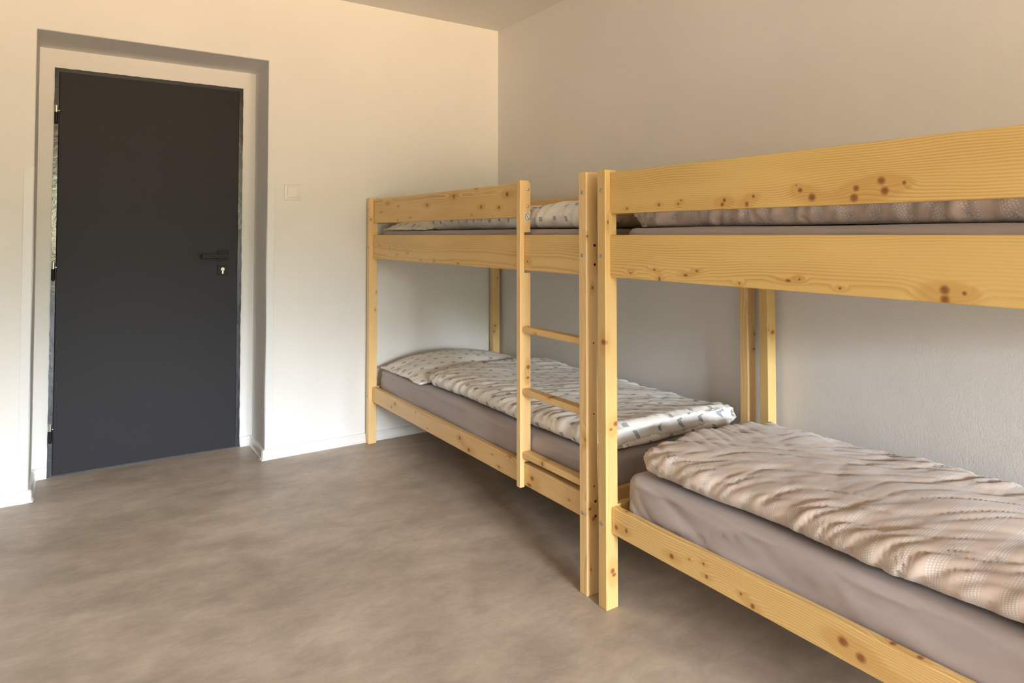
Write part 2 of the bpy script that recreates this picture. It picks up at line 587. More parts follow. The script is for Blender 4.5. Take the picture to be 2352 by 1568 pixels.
def mat_dotted():
    """beige sateen with bands of tiny white dots across the bed"""
    t = NT('beige_sateen_with_dotted_bands')
    uv = t.n('ShaderNodeTexCoord').outputs['UV']
    s = t.n('ShaderNodeSeparateXYZ', {0: uv})
    U, V = s.outputs[0], s.outputs[1]
    per = .066
    b = t.math('FRACT', t.math('DIVIDE', V, per))
    band = t.smooth(t.math('ABSOLUTE', t.math('SUBTRACT', b, .5)), .27, .22)
    cell = .0056
    gv = t.math('DIVIDE', V, cell)
    col = t.math('FLOOR', gv)
    gu = t.math('ADD', t.math('DIVIDE', U, cell), t.math('MULTIPLY', t.math('FRACT', t.math('MULTIPLY', col, .5)), 1.0))
    fu = t.math('SUBTRACT', t.math('FRACT', gu), .5)
    fv = t.math('SUBTRACT', t.math('FRACT', gv), .5)
    d = t.math('SQRT', t.math('ADD', t.math('MULTIPLY', fu, fu), t.math('MULTIPLY', fv, fv)))
    dot = t.math('MULTIPLY', t.smooth(d, .40, .26), band)
    base = t.mix(band, (.60, .48, .40), (.57, .465, .40))
    c = t.mix(t.math('MULTIPLY', dot, .75), base, (.78, .73, .69))
    t.base(c, t.math('SUBTRACT', .62, t.math('MULTIPLY', dot, .15)), spec=.3)
    t.b.inputs['Sheen Weight'].default_value = .3
    t.b.inputs['Sheen Roughness'].default_value = .4
    co = t.n('ShaderNodeTexCoord').outputs['Object']
    t.bump(t.noise(co, 30, 3, .6), .25, .003)
    return t.m


M_SHEET, M_PRINT, M_DOT = mat_sheet(), mat_print(), mat_dotted()
M_LABEL = plain('white_care_label', (.85, .85, .86), .7)
M_INK = plain('blue_ink', (.10, .16, .35), .7)

# ================================================================== ROOM SHELL
NX0, NX1, NZ = -.131, .877, 2.102        # door niche opening
NY = 3.983                                # plane of the door
bm = bmesh.new()
box_bm(bm, ((XL + XR) / 2, (YN + NY) / 2, -.05), (XR - XL + 1.2, NY - YN + 1.2, .1))
tag(bm_obj('floor', bm, M_FLOOR), kind='structure')
bm = bmesh.new()
box_bm(bm, ((XL + XR) / 2, (YN + NY) / 2, HC + .05), (XR - XL + 1.2, NY - YN + 1.2, .1))
tag(bm_obj('ceiling', bm, M_CEIL), kind='structure')
box_r = box('wall_right', XR, XR + .3, YN - .35, NY + .4, 0, HC, M_WALLR, bevel=0)
tag(box_r, kind='structure')
# unseen step of the left wall, added to shade the door wall's left
WSX, WSY = -0.6, -3.0
lw = prism('wall_left', [(XL - .3, NY + .4), (XL - .3, YN - .3), (WSX, YN - .3), (WSX, WSY), (XL, WSY), (XL, NY + .4)], 0, HC, 'z', M_WALL)
tag(lw, kind='structure')

# door wall with its plastered niche (one solid)
bm = bmesh.new()
def q(*ps):
    return bm.faces.new([bm.verts.new(p) for p in ps])
IX0, IX1, IZ = -.129, .880, 2.092
q((XL, YD, 0), (NX0, YD, 0), (NX0, YD, NZ), (XL, YD, NZ))
q((NX1, YD, 0), (XR, YD, 0), (XR, YD, NZ), (NX1, YD, NZ))
q((XL, YD, NZ), (NX0, YD, NZ), (NX0, YD, HC), (XL, YD, HC))
q((NX0, YD, NZ), (NX1, YD, NZ), (NX1, YD, HC), (NX0, YD, HC))
q((NX1, YD, NZ), (XR, YD, NZ), (XR, YD, HC), (NX1, YD, HC))
q((NX0, YD, 0), (IX0, NY, 0), (IX0, NY, IZ), (NX0, YD, NZ))
q((NX1, YD, 0), (NX1, YD, NZ), (IX1, NY, IZ), (IX1, NY, 0))
q((NX0, YD, NZ), (IX0, NY, IZ), (IX1, NY, IZ), (NX1, YD, NZ))
q((IX0, NY, 0), (IX1, NY, 0), (IX1, NY, IZ), (IX0, NY, IZ))
for a in ((XL, YD), ):
    q((XL, YD, 0), (XL, YD, HC), (XL, NY + .2, HC), (XL, NY + .2, 0))
    q((XR, YD, 0), (XR, NY + .2, 0), (XR, NY + .2, HC), (XR, YD, HC))
    q((XL, NY + .2, 0), (XL, NY + .2, HC), (XR, NY + .2, HC), (XR, NY + .2, 0))
    q((XL, YD, HC), (XR, YD, HC), (XR, NY + .2, HC), (XL, NY + .2, HC))
bmesh.ops.remove_doubles(bm, verts=bm.verts, dist=1e-5)
es = [e for e in bm.edges if all(abs(v.co.y - YD) < 1e-4 for v in e.verts) and (
    (all(abs(v.co.x - NX0) < 1e-3 and v.co.z <= NZ + .001 for v in e.verts)) or
    (all(abs(v.co.x - NX1) < 1e-3 and v.co.z <= NZ + .001 for v in e.verts)) or
    (all(abs(v.co.z - NZ) < 1e-3 and NX0 - .001 <= v.co.x <= NX1 + .001 for v in e.verts)))]
bmesh.ops.bevel(bm, geom=es, offset=.006, segments=3, profile=.5, affect='EDGES')
tag(bm_obj('wall_back', bm, M_WALL), kind='structure')

# window wall
bm = bmesh.new()
T = .32
for x0, x1, z0, z1 in ((WSX, WX0, 0, HC), (WX1, XR, 0, HC), (WX0, WX1, 0, WZ0), (WX0, WX1, WZ1, HC)):
    box_bm(bm, ((x0 + x1) / 2, YN - T / 2, (z0 + z1) / 2), (x1 - x0, T, z1 - z0))
tag(bm_obj('wall_front', bm, M_WALL), kind='structure')
win = empty('window_1', ((WX0 + WX1) / 2, YN - .16, WZ0))
tag(win, kind='structure')
fy0, fy1 = YN - .20, YN - .13
nS = 3
bw = (WX1 - WX0) / nS
box('window_frame', WX0, WX1, fy0, fy1, WZ0, WZ0 + .05, M_PVC, win)
box('window_frame', WX0, WX1, fy0, fy1, WZ1 - .05, WZ1, M_PVC, win)
for i in range(nS + 1):
    xx = WX0 + bw * i
    a0, a1 = (xx, xx + .05) if i == 0 else ((xx - .05, xx) if i == nS else (xx - .035, xx + .035))
    box('window_frame', a0, a1, fy0, fy1, WZ0 + .05, WZ1 - .05, M_PVC, win)
for i in range(nS):
    a0 = WX0 + bw * i + (.05 if i == 0 else .035)
    a1 = WX0 + bw * (i + 1) - (.05 if i == nS - 1 else .035)
    sh = box('sash', a0, a1, fy1 - .02, fy1 + .02, WZ0 + .05, WZ0 + .11, M_PVC, win)
    box('sash', a0, a1, fy1 - .02, fy1 + .02, WZ1 - .11, WZ1 - .05, M_PVC, win)
    box('sash', a0, a0 + .06, fy1 - .02, fy1 + .02, WZ0 + .11, WZ1 - .11, M_PVC, win)
    box('sash', a1 - .06, a1, fy1 - .02, fy1 + .02, WZ0 + .11, WZ1 - .11, M_PVC, win)
    box('pane', a0 + .05, a1 - .05, fy1 - .004, fy1 + .0, WZ0 + .10, WZ1 - .10, M_GLASS, win, bevel=0)
box('window_sill', WX0 - .03, WX1 + .03, YN - .11, YN + .04, WZ0 - .03, WZ0, M_PVC, win)


# ------------------------------------------------------------------ skirting with corner caps
def sweep(name, path, prof, mat, parent=None, closed_ends=True, side=1):
    """path: xy polyline along the wall; prof: (out, z); out is measured to the left of the path * side"""
    pts = [Vector((p[0], p[1])) for p in path]
    n = len(pts)
    mit = []
    for i in range(n):
        ds = []
        if i > 0: ds.append((pts[i] - pts[i - 1]).normalized())
        if i < n - 1: ds.append((pts[i + 1] - pts[i]).normalized())
        ns = [Vector((-d.y, d.x)) * side for d in ds]
        if len(ns) == 1: mit.append(ns[0])
        else:
            b = (ns[0] + ns[1])
            b = b / max(.2, b.length_squared / 2)
            mit.append(b)
    c = pts[0]
    bm = bmesh.new()
    rings = []
    for p, m in zip(pts, mit):
        rings.append([bm.verts.new((p.x + m.x * o - c.x, p.y + m.y * o - c.y, z)) for o, z in prof])
    k = len(prof)
    for a, b in zip(rings, rings[1:]):
        for j in range(k):
            bm.faces.new((a[j], a[(j + 1) % k], b[(j + 1) % k], b[j]))
    bm.faces.new(rings[0]); bm.faces.new(rings[-1][::-1])
    return bm_obj(name, bm, mat, parent, (c.x, c.y, 0))


BH = .050
PROF = [(0, 0), (.020, 0), (.0195, .004), (.0150, .009), (.0135, .012), (.0130, .038), (.0125, .040), (.0110, .042),
        (.0090, .0485), (.006, BH), (0, BH)]
CAP = [(0, 0), (.0225, 0), (.0225, .004), (.0180, .010), (.0160, .014), (.0155, .040), (.0125, .049), (.0085, BH + .0015), (0, BH + .0015)]
FX0, FX1, FZ = -.068, .812, 2.000         # outside of the door frame


def arc(cx, cy, r, a0, a1, n=6):
    return [(cx + r * math.cos(R_(a0 + (a1 - a0) * i / n)), cy + r * math.sin(R_(a0 + (a1 - a0) * i / n))) for i in range(n + 1)]


# left of the door: room wall, round the niche corner, niche back up to the frame
b1 = sweep('baseboard_back', [(XL, YD), (NX0, YD), (IX0, NY), (FX0 - .001, NY)], PROF, M_TRIM, side=-1)
tag(b1, kind='structure')
sweep('corner_cap', [(NX0 - .038, YD)] + arc(NX0 - .008, YD + .008, .0085, -90, 0) + [(NX0, YD + .035)], CAP, M_TRIM, b1, side=-1)
sweep('corner_cap', [(IX0, NY - .03), (IX0, NY), (IX0 + .026, NY)], CAP, M_TRIM, b1, side=-1)
b2 = sweep('baseboard_back', [(FX1 + .002, NY), (IX1, NY), (NX1, YD), (XR, YD)], PROF, M_TRIM, side=-1)
tag(b2, kind='structure')
sweep('corner_cap', [(NX1, YD + .035)] + arc(NX1 + .008, YD + .008, .0085, 180, 270) + [(NX1 + .030, YD)], CAP, M_TRIM, b2, side=-1)
sweep('corner_cap', [(IX1 - .028, NY), (IX1, NY), (IX1 - .0003, NY - .03)], CAP, M_TRIM, b2, side=-1)
b3 = sweep('baseboard_right', [(XR, YD - .001), (XR, YN)], [(o * .8, z) for o, z in PROF], M_TRIM, side=-1)
tag(b3, kind='structure')
tag(sweep('baseboard_left', [(WSX, YN + .02), (WSX, WSY), (XL, WSY), (XL, YD - .001)], PROF, M_TRIM, side=-1), kind='structure')
tag(sweep('baseboard_front', [(XR - .02, YN), (WSX + .02, YN)], PROF, M_TRIM, side=-1), kind='structure')

# plastic corner guards on the niche edges
GZ0, GZ1 = BH + .0015, 1.482


def guard(name, cx, sgn, slant):
    """L-shaped profile round the outside corner at (cx, YD); sgn -1: room wall lies to the left"""
    leg, th = .039, .0022
    out = [(cx + sgn * leg, YD), (cx + sgn * leg, YD - .0012), (cx + sgn * (leg - .003), YD - th),
           (cx + sgn * .004, YD - th - .0012), (cx + sgn * .0005, YD - th * .9), (cx - sgn * th, YD + .003), (cx - sgn * th, YD + leg),
           (cx, YD + leg), (cx + sgn * .003, YD + .003)]
    c = (cx, YD, 0)
    bm = bmesh.new()
    nz = 26
    rings = []
    for i in range(nz + 1):
        f = i / nz
        ring = []
        for j, (x, y) in enumerate(out):
            d = abs(x - cx) + abs(y - YD)
            top = GZ1 - (d * .35 if slant else max(0, d - .03) * .8)
            z = GZ0 + (top - GZ0) * f
            wob = .0012 * math.sin(z * 9 + j) if 0 < i < nz else 0
            ring.append(bm.verts.new((x - c[0] + (-sgn * wob if y > YD else 0), y - c[1], z)))
        rings.append(ring)
    k = len(out)
    for a, b in zip(rings, rings[1:]):
        for j in range(k):
            bm.faces.new((a[j], a[(j + 1) % k], b[(j + 1) % k], b[j]))
    bm.faces.new(rings[0]); bm.faces.new(rings[-1][::-1])
    return tag(bm_obj(name, bm, M_GUARD, None, c), kind='structure')


guard('trim_1', NX0, -1, True)
guard('trim_2', NX1, 1, False)

# ------------------------------------------------------------------ door
door = empty('door_1', ((FX0 + FX1) / 2, NY, 0))
tag(door, kind='structure')
LX0, LX1, LZ0, LZ1 = -.046, .789, .007, 1.979
# painted steel frame: outer edge is ragged where the paint meets the plaster
rg = random.Random(3)


def ragged(name, x0, x1, z0, z1, horizontal, ragged_side):
    n = 60
    bm = bmesh.new()
    A, B = [], []
    for i in range(n + 1):
        f = i / n
        j = rg.uniform(-.0016, .0008)
        if horizontal:
            x = x0 + (x1 - x0) * f
            p, q_ = (x, z0), (x, z1 + j)
        else:
            z = z0 + (z1 - z0) * f
            p, q_ = ((x0 + j, z), (x1, z)) if ragged_side == 'l' else ((x0, z), (x1 - j, z))
        A.append(p); B.append(q_)
    yf, yb = NY - .0045, NY + .001
    c = ((x0 + x1) / 2, NY, (z0 + z1) / 2)
    def V(p, y): return bm.verts.new((p[0] - c[0], y - c[1], p[1] - c[2]))
    fa = [V(p, yf) for p in A]; fb = [V(p, yf) for p in B]
    ba = [V(p, yb) for p in A]; bb = [V(p, yb) for p in B]
    for i in range(n):
        bm.faces.new((fa[i], fa[i + 1], fb[i + 1], fb[i]))
        bm.faces.new((fa[i], ba[i], ba[i + 1], fa[i + 1]))
        bm.faces.new((fb[i], fb[i + 1], bb[i + 1], bb[i]))
        bm.faces.new((ba[i], bb[i], bb[i + 1], ba[i + 1]))
    bm.faces.new((fa[0], fb[0], bb[0], ba[0])); bm.faces.new((fa[n], ba[n], bb[n], fb[n]))
    return bm_obj(name, bm, M_FRAME, door, c)


ragged('door_frame', FX0, LX0 + .004, 0, FZ - .018, False, 'l')
ragged('door_frame', LX1 - .002, FX1, 0, FZ - .018, False, 'r')
ragged('door_frame', FX0, FX1, FZ - .0175, FZ, True, 't')
box('door_leaf', LX0, LX1, NY - .010, NY + .001, LZ0, LZ1, M_DOOR, door, bevel=.0012)
box('gap_backing', FX0 + .006, FX1 - .006, NY - .0035, NY - .0005, 0, FZ - .006, M_FRAME, door, bevel=0)  # dark slab behind the leaf; its colour stands in for shade in the gaps
box('gap_shadow', LX0 - .0035, LX0, NY - .0062, NY - .0046, .01, LZ1, M_DARK, door, bevel=0)  # dark strips painted in for the shadow line beside the leaf
box('gap_shadow', LX1, LX1 + .002, NY - .0062, NY - .0046, .01, LZ1, M_DARK, door, bevel=0)
HX, HZ = .7125, 1.061
rose = box('handle_rose', HX - .027, HX + .027, NY - .019, NY - .010, HZ - .0265, HZ + .0265, M_BLACK, door, bevel=.0012)
bm = bmesh.new()
cyl_bm(bm, (0, .022, 0), .010, .045, 'y', 20)
box_bm(bm, (-.0475, -.008, -.001), (.131, .014, .023), .0012)
bm_obj('door_handle', bm, M_BLACK, door, (HX, NY - .058, HZ))
EZ = .980
esc = box('lock_escutcheon', HX - .027, HX + .027, NY - .018, NY - .010, EZ - .0265, EZ + .0265, M_BLACK, door, bevel=.0012)
bm = bmesh.new()
cyl_bm(bm, (0, 0, .0075), .0088, .008, 'y', 28)
box_bm(bm, (0, 0, -.008), (.0105, .008, .022), .002)
lk = bm_obj('lock_cylinder', bm, M_BRASS, esc, (HX, NY - .0185, EZ - .001))
bm = bmesh.new()
box_bm(bm, (0, 0, -.002), (.0016, .001, .009), 0)
cyl_bm(bm, (0, 0, .003), .0018, .001, 'y', 12)
bm_obj('keyhole', bm, M_DARK, esc, (HX, NY - .0229, EZ + .0065))
for hz in (1.811, 1.040, .255):
    bm = bmesh.new()
    cyl_bm(bm, (0, 0, 0), .0078, .032, 'z', 20)
    h = bm_obj('hinge', bm, M_STEEL, door, (-.0585, NY - .012, hz - .016))
    bm = bmesh.new()
    cyl_bm(bm, (0, 0, 0), .0082, .052, 'z', 20)
    cyl_bm(bm, (0, 0, -.029), .0055, .006, 'z', 20, r2=.0082)
    bm_obj('hinge_sleeve', bm, M_BLACK, h, (-.0585, NY - .012, hz - .0585))
    bm = bmesh.new()
    cyl_bm(bm, (0, 0, 0), .0022, .003, 'y', 12)
    bm_obj('hinge_screw', bm, M_STEEL, h, (LX0 - .0015, NY - .0105, hz - .024))

# ------------------------------------------------------------------ light switch
SX, SZ = 1.006, 1.404
sw = empty('light_switch', (SX, YD, SZ))
tag(sw, 'cream square light switch on the white wall right of the door', 'light switch')
# bevelled cover frame
bm = bmesh.new()
o_, i_ = .0425, .0275
lv = [(o_, 0), (o_, -.004), (o_ - .002, -.0065), (i_ + .002, -.0095), (i_, -.0095), (i_, -.004)]
rings = []
for r_, y_ in lv:
    rings.append([bm.verts.new((sx * r_, y_, sz * r_)) for sx, sz in ((-1, -1), (1, -1), (1, 1), (-1, 1))])
for a, b in zip(rings, rings[1:]):
    for j in range(4):
        bm.faces.new((a[j], a[(j + 1) % 4], b[(j + 1) % 4], b[j]))
bm.faces.new(rings[0][::-1]); bm.faces.new(rings[-1])
bm_obj('cover_plate', bm, M_SWITCH, sw, (SX, YD, SZ))
prism('rocker', [(YD - .0042, SZ - .0268), (YD - .0085, SZ - .0268), (YD - .0125, SZ + .0268), (YD - .0042, SZ + .0268)],
      SX - .0268, SX + .0268, 'x', M_SWITCH, sw, bevel=.0012)

# ================================================================== BUNK BEDS
WPX, WPY = .049, .039
HP = 1.383
BZ = dict(u0=1.040, u1=1.1745, g0=1.242, g1=1.375, l0=.235, l1=.317)


def pine_box(name, ax, x0, x1, y0, y1, z0, z1, parent, bevel=.0028, **kw):
    dims = {'x': (x1 - x0, z1 - z0, y1 - y0), 'y': (y1 - y0, z1 - z0, x1 - x0), 'z': (z1 - z0, x1 - x0, y1 - y0)}[ax]
    cx = {'x': x0 + x1, 'y': y0 + y1, 'z': z0 + z1}[ax] / 2
    cz = {'x': z0 + z1, 'y': z0 + z1, 'z': x0 + x1}[ax] / 2
    ks = kw.pop('knots', None)
    if ks is not None:   # given in world coordinates (along, across, size, elongation)
        ks = [(k[0] - cx, k[1] - cz) + tuple(k[2:]) for k in ks]
        if ax == 'z':   # knots of a post sit in its near face; those at the edge also show on the room side
            ks = [(k[0], k[1], k[2], k[3] if len(k) > 3 else 1.0, -dims[2] / 2 if k[1] > -dims[1] / 2 + .004 else -dims[2] / 4) for k in ks]
    m = mat_pine(ax, ks, dims=dims, **kw)
    return box(name, x0, x1, y0, y1, z0, z1, m, parent, bevel)


BOLT_ME = {}


def bolt(parent, p, face, r=.0068, recess=False):
    """round bolt head on a face: 'x' looks to -x, 'y' looks to -y"""
    key = (face, r, recess)
    if key not in BOLT_ME:
        bm = bmesh.new()
        ax = face
        s = 1
        def P(a, b, c):  # a along outward normal (towards -axis)
            return (-a, b, c) if face == 'x' else (b, -a, c)
        prof = [(0, r), (.0012, r), (.0024, r * .82), (.0030, r * .5), (.0030, r * .42), (.0008, r * .42)] if not recess else \
               [(.0004, r), (.0004, r * .6), (-.0, r * .55)]
        rings = []
        n = 18
        for a, rr in prof:
            rings.append([bm.verts.new(P(a, rr * math.cos(i / n * 2 * math.pi), rr * math.sin(i / n * 2 * math.pi))) for i in range(n)])
        for u, v in zip(rings, rings[1:]):
            for i in range(n):
                bm.faces.new((u[i], u[(i + 1) % n], v[(i + 1) % n], v[i]))
        bm.faces.new(rings[-1])
        bm.faces.new(rings[0][::-1])
        bmesh.ops.recalc_face_normals(bm, faces=bm.faces)
        me = bpy.data.meshes.new('bolt')
        bm.to_mesh(me); bm.free()
        me.materials.append(M_DARK if recess else M_BOLT)
        for p_ in me.polygons: p_.use_smooth = False
        BOLT_ME[key] = me
    return link('screw_hole' if recess else 'bolt', BOLT_ME[key], None, parent, p)


def bunk(xo, xb, yn, yf, label, kn, tone=1.0, sat=.0):
    """yn: near face of the near posts, yf: near face of the far posts (posts are WPY deep)"""
    root = empty('bunk_bed', ((xo + xb + WPX) / 2, (yn + yf + WPY) / 2, 0))
    tag(root, label, 'bunk bed', 'pine bunk beds along the right wall')
    xr0, xr1 = xo + .0215, xo + WPX - .0005      # front rails (recessed from the post's outer face)
    xq0, xq1 = xb + .0005, xb + WPX - .0215      # back rails
    ya, yz = yn + WPY, yf                        # rails run between these
    K = kn.get
    posts = {}
    for nm, x, y in (('fn', xo, yn), ('ff', xo, yf), ('bn', xb, yn), ('bf', xb, yf)):
        posts[nm] = pine_box('post', 'z', x, x + WPX, y, y + WPY, 0, HP, root, knots=K('post_' + nm), rnd=3, tone=tone * (1.04 if sat < 0 else .93), sat=sat,
                             ringw=.0052, contrast=.8)
    ys0, ys1 = yn + .388, yn + .388 + .0245      # free stile of the ladder
    e = .0006
    pine_box('side_rail', 'y', xr0, xr1, ya + e, yz - e, BZ['u0'], BZ['u1'], root, knots=K('rail_up'), tone=tone * .97, sat=sat + .3, rnd=5)
    pine_box('side_rail', 'y', xr0, xr1, ya + e, yz - e, BZ['l0'], BZ['l1'], root, knots=K('rail_low'), tone=tone, sat=sat, rnd=5)
    pine_box('guard_board', 'y', xr0, xr1, ys1 + e, yz - e, BZ['g0'], BZ['g1'], root, knots=K('guard'), tone=tone * .95, sat=sat + .3, rnd=6)
    for z0, z1, n_ in ((BZ['u0'], BZ['u1'], 'side_rail'), (BZ['l0'], BZ['l1'], 'side_rail'), (BZ['g0'], BZ['g1'], 'guard_board')):
        pine_box(n_, 'y', xq0, xq1, ya + e, yz - e, z0, z1, root, tone=tone, sat=sat, rnd=4)
    for y in (yn + .008, yf + .008):
        for z0, z1, n_ in ((BZ['u0'], BZ['u1'], 'end_rail'), (BZ['l0'], BZ['l1'], 'end_rail'), (BZ['g0'], BZ['g1'], 'end_board')):
            pine_box(n_, 'x', xo + WPX + e, xb - e, y, y + .023, z0, z1, root, tone=tone * .97, sat=sat + .2, rnd=3)
    # ladder: notched stile and three rungs
    xi = xr0 - .0006
    pts = [(xo, .229), (xi, .229), (xi, BZ['l1'] + .004), (xo + WPX, BZ['l1'] + .004), (xo + WPX, BZ['u0'] - .008),
           (xi, BZ['u0'] - .008), (xi, BZ['u1'] + .010), (xo + WPX, BZ['u1'] + .010), (xo + WPX, HP - .001), (xo, HP - .001)]
    st = prism('ladder_stile', pts, ys0, ys1, 'y', mat_pine('z', [(k[0] - .8, k[1] - xo - .025, k[2], k[3]) for k in kn['stile']] if 'stile' in kn else None,
               dims=(1.15, .049, .025), tone=tone * 1.06, sat=sat, ringw=.005, contrast=.7), root, bevel=.0022)
    for i, z in enumerate((.830, .597, .3625)):
        pine_box('rung', 'y', xo + .010, xo + WPX - .001, ya + e, ys0 - e, z - .0235, z, root, tone=tone, sat=sat + .1, knots=K('rung%d' % i), rnd=1, bevel=.004)
    # bolts on the room side of the posts, on the stile and on the post ends
    for k in ('fn', 'ff'):
        y = (yn if k == 'fn' else yf) + WPY * .52
        for z in (1.316, 1.107, .264):
            bolt(posts[k], (xo, y, z), 'x')
        yy = yn if k == 'fn' else yf
        for z in (1.140, 1.076, .300, .252):
            bolt(posts[k], (xo + .036, yy, z), 'y', .0048, True)
    for z in (.818, .585, .350):
        bolt(posts['fn'], (xo + .030, yn, z), 'y', .0028, True)
    for z in (1.348, 1.283):
        bolt(st, (xo + .0355, ys0, z), 'y', .0058)
    # slats under both mattresses
    for zt in (BZ['u0'] + .020, BZ['l0'] + .055):
        sm = box('slat', xo + WPX, xb, ya + .02, ya + .09, zt - .016, zt, M_SLAT, root, bevel=.002)
        n = 12
        step = (yz - .11 - ya - .0) / (n - 1)
        for i in range(1, n):
            s2 = sm.copy()
            COL.objects.link(s2)
            s2.location = sm.location + Vector((0, step * i, 0))
    return root, st, posts


M_SLAT = mat_pine('x', [], dims=(.8, .07, .016), tone=.98)

Y1N, Y1F = 1.7095, 3.6145
Y2F = 1.6120
Y2N = Y2F - (Y1F - Y1N)
X1, X2 = 1.4235, 1.4205
XB1, XB2 = 2.2480, 2.2400

kn1 = {
    'guard': [(3.50, 1.30, .0045, 1.6), (3.41, 1.345, .007, 1.3), (3.27, 1.325, .004, 1.3), (3.12, 1.262, .004, 1.5), (2.93, 1.318, .008, 1.1), (2.66, 1.347, .009, 1.0),
              (2.46, 1.375, .006, .8), (2.42, 1.292, .007, 1.0), (2.22, 1.335, .009, 1.1), (2.28, 1.285, .0065, 1.0), (3.28, 1.252, .0035, 1.3), (2.50, 1.262, .0028, 1)],
    'rail_up': [(3.52, 1.115, .003), (3.38, 1.10, .0025), (3.28, 1.07, .003), (3.15, 1.082, .0028), (2.85, 1.055, .0034), (2.62, 1.048, .0042), (2.08, 1.075, .0045), (3.0, 1.05, .003)],
    'rail_low': [(3.30, .288, .0065, .9), (3.345, .262, .004), (2.60, .286, .0075, 1), (2.52, .255, .009, 1.3), (2.92, .250, .003), (2.33, .287, .003), (2.28, .252, .005, 1.2),
                 (2.05, .275, .0085, 1.2), (2.07, .245, .008, 1.8), (1.83, .268, .003), (3.05, .30, .003), (2.2, .312, .004)],
    'post_fn': [(1.00, 1.450, .005, 1.0), (.505, 1.427, .005, 1.3), (.28, 1.436, .0055, .8), (.245, 1.452, .0062, 1.0), (1.17, 1.428, .004, 1), (.085, 1.44, .003, 1.6)],
    'post_ff': [(1.262, 1.43, .004, .7), (.85, 1.465, .003), (.75, 1.46, .003)],
    'post_bn': [(1.02, 2.252, .005, .7), (.78, 2.296, .008, .8), (.72, 2.29, .007, .6)],
    'post_bf': [(.60, 2.262, .006, .8), (.565, 2.255, .005, 1.1), (.9, 2.28, .003)],
    'stile': [(.645, 1.458, .0075, 1.0), (.605, 1.456, .006, .8), (1.355, 1.470, .008, 1.3)],
    'rung1': [(1.93, .597, .004)],
    'rung2': [(1.97, .352, .007, .7)],
}
kn2 = {
    'guard': [(1.535, 1.256, .0034), (1.40, 1.263, .0042, 1), (1.325, 1.262, .0034), (1.315, 1.272, .0025), (1.165, 1.266, .0052), (1.172, 1.255, .005), (1.075, 1.272, .0042), (1.095, 1.253, .0060, .8),
              (.945, 1.280, .0052), (.915, 1.262, .0085, 1), (.955, 1.292, .002), (.810, 1.277, .0062), (.815, 1.256, .0085), (.755, 1.290, .0078, 1), (.748, 1.268, .0080), (.708, 1.283, .0036)],
    'rail_up': [(1.42, 1.072, .0035, 1.4), (1.30, 1.062, .0045, 1.6), (1.26, 1.075, .0036, 1.4), (1.12, 1.050, .003), (.98, 1.065, .0045, 1.5), (.95, 1.07, .003),
                (.635, 1.066, .0085, 1.0), (.635, 1.048, .0080, 1.0), (.60, 1.062, .004), (1.52, 1.058, .003), (1.40, 1.045, .006, .7), (.85, 1.055, .003)],
    'rail_low': [(1.545, .268, .0062, .9), (1.590, .262, .0065, 1), (1.56, .317, .004, 1, .003), (1.36, .264, .0070, 1.1), (1.235, .259, .0046), (1.245, .289, .0036), (1.295, .281, .0026),
                 (1.125, .262, .0038), (1.09, .247, .0060), (.855, .277, .0100, 1.1), (.815, .262, .0095, 1.1), (.755, .317, .0060, 1, .004), (.70, .317, .0055, 1, .002), (.648, .262, .0085), (.625, .264, .0068), (.72, .246, .008, 1)],
    'post_fn': None, 'post_ff': [(.835, 1.423, .009, .9), (1.215, 1.432, .004, 1.6), (.56, 1.441, .005, .8), (.575, 1.462, .009, .8), (.118, 1.446, .008, 1.0), (.105, 1.452, .007, .8)],
    'post_bf': [(.80, 2.27, .0095, .8), (.81, 2.246, .003, 1)],
}
kn2 = {k: v for k, v in kn2.items() if v}
bed1, stile1, posts1 = bunk(X1, XB1, Y1N, Y1F, 'pale pine bunk bed with its ladder by the door wall', kn1, tone=1.07, sat=-.12)
bed2, stile2, posts2 = bunk(X2, XB2, Y2N, Y2F, 'yellower pine bunk bed nearest the camera, cut off by the right edge', kn2, tone=1.03, sat=.30)

# round no-climbing sticker on the ladder stile
bm = bmesh.new()
box_bm(bm, (0, 0, 0), (.0245, .0006, .034), 0)
for f in bm.faces: f.material_index = 0
def flat(pts, y, mi):
    f = bm.faces.new([bm.verts.new((x, y, z)) for x, z in pts]); f.material_index = mi
N_ = 32
for i in range(N_):
    a0, a1 = 2 * math.pi * i / N_, 2 * math.pi * (i + 1) / N_
    ax_, az_ = .0112, .0150
    k = .86
    flat([(ax_ * math.cos(a0), az_ * math.sin(a0)), (ax_ * math.cos(a1), az_ * math.sin(a1)), (k * ax_ * math.cos(a1), k * az_ * math.sin(a1)), (k * ax_ * math.cos(a0), k * az_ * math.sin(a0))], -.0006, 1)
flat([(-.0085, .0098), (-.0068, .0112), (.0085, -.0098), (.0068, -.0112)], -.0007, 1)
for x0, x1, z0, z1 in ((-.0068, -.0050, -.0075, -.0045), (-.0045, -.0040, -.0068, -.0062), (-.0030, -.0012, -.0075, -.0048), (-.0008, .0, -.0075, -.0065)):
    flat([(x0, z0), (x1, z0), (x1, z1), (x0, z1)], -.0007, 2)
for (x0, z0), (x1, z1) in (((.001, .009), (.0045, .010)), ((.0045, .010), (.006, .007)), ((.001, .005), (.003, .008)), ((.003, .004), (.006, .002))):
    flat([(x0, z0), (x1, z1), (x1 + .0003, z1 - .0006), (x0 + .0003, z0 - .0006)], -.0007, 2)
me = bpy.data.meshes.new('warning_sticker'); bm.to_mesh(me); bm.free()
link('warning_sticker', me, [plain('sticker_white', (.86, .80, .78), .4), plain('sticker_black', (.02, .02, .02), .5), plain('sticker_grey', (.42, .38, .38), .5)],
     stile1, (X1 + .0340, Y1N + .388 - .0004, 1.2430))['label'] = 'white square sticker with a crossed-out black circle'


